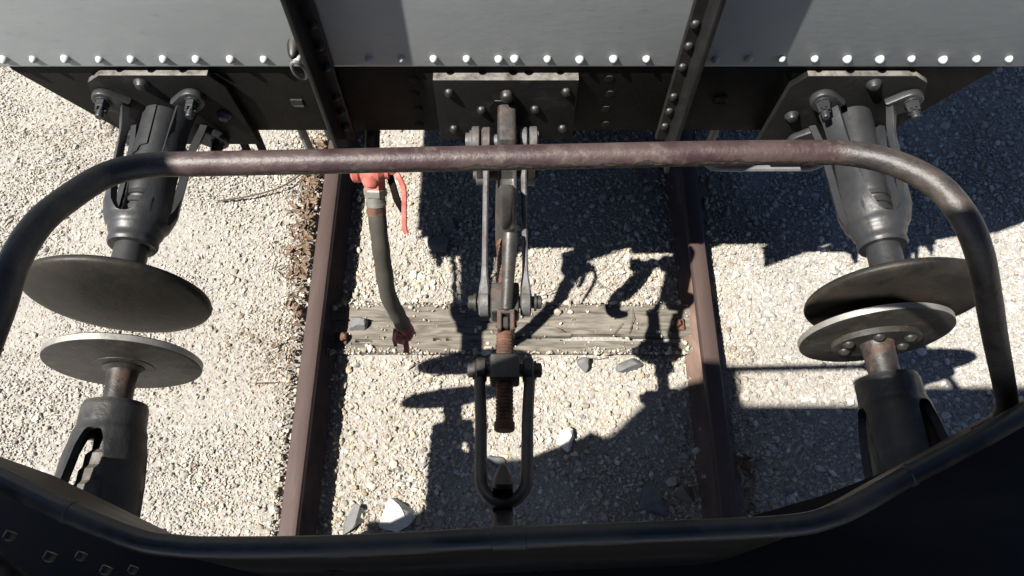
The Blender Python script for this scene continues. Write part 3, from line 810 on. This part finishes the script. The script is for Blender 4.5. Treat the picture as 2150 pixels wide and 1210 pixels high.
trunnion(T2, .0365, .033, .036, M_SHACK, .092)
def threaded(a, b, r, mat, name, pitch=.0092):
    d = (b - a).length; n = int(d / pitch); pr = []
    for k in range(n):
        t = k * pitch; pr += [(t, r * .88), (t + pitch * .3, r), (t + pitch * .62, r), (t + pitch * .9, r * .88)]
    bm = nbm(); lathe(bm, a, b - a, pr, 24); return bm
ax_d = (T2 - T1).normalized()
SC = T1 - ax_d * .168
bm = threaded(SC, T1 - ax_d * .03, .0215, M_RUST, 's'); cyl(bm, SC + ax_d * .004, SC - ax_d * .014, .024, .023)
part('upper_screw', bm, M_RUST, cpl)
F0 = T1 + ax_d * .088
E1 = T2 + Vector((0, -.14, .002))
bm = threaded(F0, E1, .0215, M_RUST, 's')
lathe(bm, E1 - Vector((0, -.012, 0)), (0, -1, 0), [(0, .021), (.004, .025), (.02, .025), (.024, .022), (.024, 0)], 28)
part('lower_screw', bm, M_RUST, cpl)
# clevis on the spindle with the lever
Fc = Vector((cx + .003, .714, .866))
bm = nbm()
box(bm, Fc + Vector((-.016, 0, .01)), (.012, .055, .044), .003); box(bm, Fc + Vector((.016, 0, .01)), (.012, .055, .044), .003)
box(bm, Fc + Vector((0, .022, .01)), (.04, .011, .042), .003); box(bm, Fc + Vector((0, -.004, -.018)), (.044, .06, .03), .006)
cyl(bm, Fc + Vector((-.026, -.008, .012)), Fc + Vector((.027, -.008, .012)), .008, None, 14)
part('lever_clevis', bm, M_CLEV, cpl)
LV0 = Vector((cx + .004, .745, .892)); LV1 = Vector((cx + .014, .912, .985))
bm = nbm()
ld = (LV1 - LV0)
box(bm, Fc + Vector((0, -.006, .016)), (.014, .03, .022), .003)
tube(bm, [LV0 - ld * .03, LV0, LV0 + ld * .3, LV0 + ld * .7, LV0 + ld * .92, LV0 + ld * .99, LV1], [.01, .0145, .0155, .0185, .0195, .018, .013], 20)
part('tommy_lever', bm, M_HOOK, cpl)
# shackle
def arc(): 
    out = []
    for t in np.linspace(0, math.pi, 17): out.append((math.cos(t), math.sin(t)))
    return out
zt = lambda y: .86 + (.592 - y) / (.592 - .262) * .092
pts = [(cx - .062, .60, zt(.60)), (cx - .06, .55, zt(.55)), (cx - .055, .47, zt(.47)), (cx - .0525, .38, zt(.38)), (cx - .051, .325, zt(.325))]
for c_, s_ in [(math.cos(t), math.sin(t)) for t in np.linspace(math.pi, 2 * math.pi, 15)][1:-1]:
    y = .318 + s_ * .058; pts.append((cx + c_ * .051, y, zt(y)))
pts += [(cx + .051, .325, zt(.325)), (cx + .0525, .38, zt(.38)), (cx + .055, .47, zt(.47)), (cx + .06, .55, zt(.55)), (cx + .062, .60, zt(.60))]
bm = nbm(); tube(bm, smooth_path(pts, 4), .0138, 16)
for s in (-1, 1):
    q = Vector((cx + s * .0575, T2.y, T2.z)); lathe(bm, q - X1 * .0135, X1, [(0, .026), (.004, .031), (.023, .031), (.027, .026)], 24)
part('shackle', bm, M_SHACK, cpl)

# ================================================================== NEAR CARRIAGE
YAW = math.atan2(.648 - .578, 1.752)
near = root('platform_carriage', 'dark end platform of the near carriage with pipe-edged dash, guard rail and two buffers', 'carriage', (.0025, 0, 0), YAW)
FN = mat_of(near)
AX, AY, AZ = .876, .607, .97

def near_buffer(s):
    ax = s * AX; yd = AY
    bm = nbm()                                            # housing casting
    fr = .507 if s < 0 else .50
    P = [(-fr, .066), (-fr + .012, .0695), (-fr + .05, .0705), (-fr + .075, .0775), (-fr + .13, .087), (-fr + .2, .094), (-.14, .102)]
    # the casting is built pointing along -y and mirrored, so that its ring faces forward
    arms = [R(a) for a in ((150, 270, 30) if s < 0 else (122, 242, 2))]
    basket(bm, ax, AZ, P, -fr + .068, -.14, arms, R(30), .017, ny=36, rough=.001, pw=4)
    lathe(bm, (ax, -fr + .004, AZ), (0, 1, 0), [(0, .03), (0, .062), (.02, .062), (.02, .03)], 30)
    box(bm, (ax, -.135, AZ), (.3, .02, .26), .004)
    bmesh.ops.scale(bm, vec=(1, -1, 1), verts=bm.verts)
    b = part('buffer', bm, M_BUFF2, near, FN, angle=45)
    bm = nbm()                                            # volute spring
    pr = [(.4, .02), (.4, .034)]
    for k in range(7):
        y = .395 - k * .034; r = .038 + k * .0068; pr += [(y, r), (y - .004, r + .0035), (y - .029, r + .004)]
    lathe(bm, (ax, 0, AZ), (0, 1, 0), pr, 36); part('volute_spring', bm, M_SPRING, b, FN, angle=25)
    bm = nbm()
    lathe(bm, (ax, 0, AZ), (0, 1, 0), [(.2, .03), (.5, .031), (.56, .0315), (.585, .034), (yd - .014, .045)] if s < 0 else [(.2, .03), (.5, .034), (.555, .035), (.585, .039), (yd - .022, .05)], 30)
    part('spindle', bm, M_SPIN, b, FN)
    R0 = .167 if s < 0 else .169
    bm = nbm()
    lathe(bm, (ax, yd, AZ), (0, 1, 0), [(-.0085, 0), (-.0085, R0 * .97), (-.006, R0), (.008, R0 * 1.002), (.011, R0 * .985), (.014, R0 * .7), (.016, 0)], 72)
    part('buffer_disc', bm, M_DISCN, b, FN, angle=50)
    bm = nbm()                                            # worn bright rim
    lathe(bm, (ax, yd, AZ), (0, 1, 0), [(-.0055, R0 - .002), (-.0055, R0 + .0012), (.0075, R0 + .0022), (.0085, R0 - .002), (-.0055, R0 - .002)], 72)
    part('disc_rim', bm, M_EDGE, b, FN)
    bm = nbm()
    if s < 0:
        lathe(bm, (ax, yd - .008, AZ), (0, -1, 0), [(-.002, .066), (.002, .064), (.004, .048)], 30)
        part('disc_hub', bm, M_DISCN, b, FN)
    else:
        pl = []
        for k in range(40):
            t = 2 * math.pi * k / 40; rr = .112 - .022 * abs(math.sin(2 * t)) ** 2 * 0 - .03 * abs(math.cos(t + .5)) ** 6 * 0
            pl.append((math.cos(t) * .1, math.sin(t) * .078))
        ca, sa = math.cos(.22), math.sin(.22)
        prism(bm, [(p[0] * ca - p[1] * sa, p[0] * sa + p[1] * ca) for p in pl], (ax, yd - .0088, AZ), (1, 0, 0), (0, 0, 1), (0, -.014, 0), .003)
        part('disc_flange', bm, M_DISCN, b, FN)
        rm = rivet_mesh('rivet', .0145, .012, M_DISCN)
        for a in (28, 152, 205, -35, 95):
            a = R(a); x, z = math.cos(a) * .076, math.sin(a) * .054
            inst('rivet', rm, (ax + x * ca - z * sa, yd - .0225, AZ + x * sa + z * ca), b, frame=FN)
    return b
near_buffer(-1)['label'] = 'left buffer of the near carriage with a stepped spring showing in its slot'
near_buffer(1)['label'] = 'right buffer of the near carriage with riveted flange behind its disc'

# headstock, floor
bm = nbm(); box(bm, (0, .07, 1.06), (2.35, .1, .3), .005); part('headstock', bm, M_BLACK, near, FN)
edge = [(-1.0, .30), (-.915, .272), (-.76, .205), (-.62, .15), (-.40, .118), (.33, .15), (.42, .19), (.55, .225), (.72, .285), (.9, .36), (1.05, .44)]
bm = nbm()
poly = [(x, y) for x, y in edge] + [(1.34, .44), (1.34, -1.3), (-1.34, -1.3), (-1.34, .05), (-1.02, .05)]
prism(bm, poly[::-1], (0, 0, 1.215), (1, 0, 0), (0, 1, 0), (0, 0, .04))
part('platform_floor', bm, M_INSIDE, near)
# dash: sheet from floor to bead, bent forward at both wings
BZ = 1.70
bead = [(-.82, .26), (-.70, .209), (-.608, .169), (-.517, .131), (-.43, .1005), (-.385, .0935), (-.34, .0915), (-.204, .093), (-.014, .1015), (.234, .111), (.325, .116), (.365, .124), (.404, .139), (.47, .172), (.564, .2155), (.632, .2485), (.74, .30), (.84, .35), (.98, .41), (1.14, .435), (1.30, .435)]
bp_ = smooth_path([(x, y, BZ) for x, y in bead], 4)
bm = nbm(); tube(bm, bp_, .0126, 18); bd = part('edge_pipe', bm, M_BEAD, near)
for (x, y, dx, dy) in ((-.517, .131, .42, -.16), (-.004, .102, 1, .04), (.472, .173, .42, .19)):
    bm = nbm(); d = Vector((dx, dy, 0)).normalized()
    ln = .0035 if abs(x) > .1 else .02
    lathe(bm, Vector((x, y, BZ)) - d * ln, d, [(0, .0125), (.0008, .0139), (2 * ln - .0008, .0139), (2 * ln, .0125)], 20); part('pipe_joint', bm, M_BEAD, bd)
bm = nbm(); n = len(bp_)
off = []
for i, p in enumerate(bp_):
    t = (bp_[min(i + 1, n - 1)] - bp_[max(i - 1, 0)]).normalized(); off.append(Vector((t.y, -t.x, 0)))   # towards the platform
lo, hi = 1.256, BZ - .006
A = [(bm.verts.new((p.x, p.y, hi)), bm.verts.new((p.x, p.y, lo)), bm.verts.new((p.x + o_.x * .005, p.y + o_.y * .005, hi)), bm.verts.new((p.x + o_.x * .005, p.y + o_.y * .005, lo))) for p, o_ in zip(bp_, off)]
for a, b_ in zip(A, A[1:]):
    bm.faces.new((a[0], b_[0], b_[1], a[1])); bm.faces.new((a[2], a[3], b_[3], b_[2])); bm.faces.new((a[1], b_[1], b_[3], a[3])); bm.faces.new((a[0], a[2], b_[2], b_[0]))
for a in (A[0], A[-1]): bm.faces.new((a[0], a[1], a[3], a[2]))
dash = part('dash_panel', bm, M_INSIDE, near, angle=60)
rd = rivet_mesh('rivet', .004, .0025, M_INSIDE, axis=(0, 0, 1))
def on_dash(u, v, q0, q1):
    """where the view line meets the vertical panel q0-q1"""
    p = R(64.75); a = (u - 1075) / 1550; b = (v - 605) / 1550
    d = Vector((a, math.cos(p) - b * math.sin(p), -(math.sin(p) + b * math.cos(p))))
    nrm = Vector((q1[1] - q0[1], -(q1[0] - q0[0]), 0)).normalized(); o = Vector((0, 0, 2.59))
    t = (Vector((q0[0], q0[1], 0)) - o).dot(nrm) / d.dot(nrm); return o + d * t, nrm
q0, q1 = (-.608, .169), (-.43, .1005)
for (u, v) in ((32, 1107), (116, 1150), (180, 1151), (232, 1180), (288, 1181), (322, 1205), (376, 1206)):
    pos, nrm = on_dash(u, v, q0, q1)
    if nrm.y > 0: nrm = -nrm
    inst('rivet', rd, pos + nrm * .0075, dash, Vector((0, 0, 1)).rotation_difference(nrm).to_matrix())
pos, nrm = on_dash(703, 1187, (-.34, .0915), (-.014, .1015))
if nrm.y > 0: nrm = -nrm
bm = nbm(); lathe(bm, pos + nrm * .0075, nrm, [(0, .013), (.003, .013), (.003, .0095), (.012, .0095)], 6); part('bolt', bm, M_RUST, dash)
# guard rail of bent pipe
gp = [(-.64, .03, 1.19), (-.64, .035, 1.45), (-.60, .10, 1.74), (-.55, .16, 1.85), (-.505, .225, 1.925), (-.485, .284, 1.95), (-.48, .325, 1.957), (-.475, .374, 1.948), (-.465, .421, 1.926), (-.447, .462, 1.905), (-.41, .479, 1.898), (-.351, .48, 1.899), (-.201, .483, 1.9), (.013, .487, 1.902),
      (.228, .491, 1.904), (.335, .492, 1.904), (.375, .488, 1.908), (.413, .469, 1.919), (.448, .436, 1.928), (.470, .398, 1.926), (.494, .369, 1.9), (.535, .347, 1.836), (.589, .329, 1.75), (.651, .312, 1.654), (.711, .301, 1.56), (.735, .3, 1.51)]
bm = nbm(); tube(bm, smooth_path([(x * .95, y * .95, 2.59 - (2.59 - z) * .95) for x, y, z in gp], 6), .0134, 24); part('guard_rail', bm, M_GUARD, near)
bm = nbm(); box(bm, (.69, .276, 1.575), (.05, .016, .09), .003, rot=Euler((0, 0, .45)).to_matrix()); part('rail_clamp', bm, M_BLACK, near)
# draw hook of the near carriage
nh = [(.06, .985), (.17, .99), (.215, .985), (.24, .955), (.262, .935), (.282, .94), (.288, .965), (.283, 1.0), (.275, 1.03), (.283, 1.043), (.305, 1.035), (.332, 1.0), (.346, .955), (.345, .91), (.32, .87), (.27, .855), (.21, .875), (.15, .91), (.06, .915)]
bm = nbm(); hxn = -.0195
prism(bm, nh[::-1], (hxn - .0215, 0, 0), (0, 1, 0), (0, 0, 1), (.043, 0, 0), .012, 3)
for v in bm.verts:
    if v.co.y > .285: v.co.x = hxn + (v.co.x - hxn) * (1 - .75 * ((v.co.y - .285) / .06) ** 1.5 if v.co.y < .345 else .25)
part('draw_hook', bm, M_HOOK, near)
# unseen cab sides and top, outlines shaped to cast the shadows
side = [(-.8, 1.255), (.02, 1.255), (.02, 1.72), (.085, 1.82), (.085, 2.05), (.04, 2.3), (.03, 2.7), (.11, 2.95), (.11, 3.17), (-.8, 3.17)]  # bulges in the front edge added to shade the floor and coupling
for s, nm in ((-1, 'shade_side_panel'), (1, 'shade_side_panel')):
    bm = nbm(); prism(bm, side, (s * 1.32 - .015, 0, 0), (0, 1, 0), (0, 0, 1), (.03, 0, 0)); part(nm, bm, M_INSIDE, near)
bm = nbm()
prism(bm, [(-1.345, .11), (-1.25, .125), (-1.23, .185), (-1.125, .175), (-1.12, .02), (-.45, .02), (-.42, .092), (1.345, .092), (1.345, -.8), (-1.345, -.8)], (0, 0, 3.172), (1, 0, 0), (0, 1, 0), (0, 0, .05)); part('shade_roof', bm, M_INSIDE, near)  # corner tongue and stepped front edge added to shade the guard rail
for yy in (-1.0,):
    bm = nbm(); cyl(bm, (-.9, yy, .46), (.88, yy, .46), .07); part('axle', bm, M_BLACK, near)
    for s in (-1, 1):
        bm = nbm(); lathe(bm, (-.0065 + s * .715, yy, .46), (s, 0, 0), [(-.05, .3), (-.045, .485), (-.02, .487), (-.015, .462), (.075, .458), (.08, .43), (.02, .41), (.02, .12), (.09, .11), (.09, .07)], 48)
        part('wheel', bm, M_BUFF2, near)
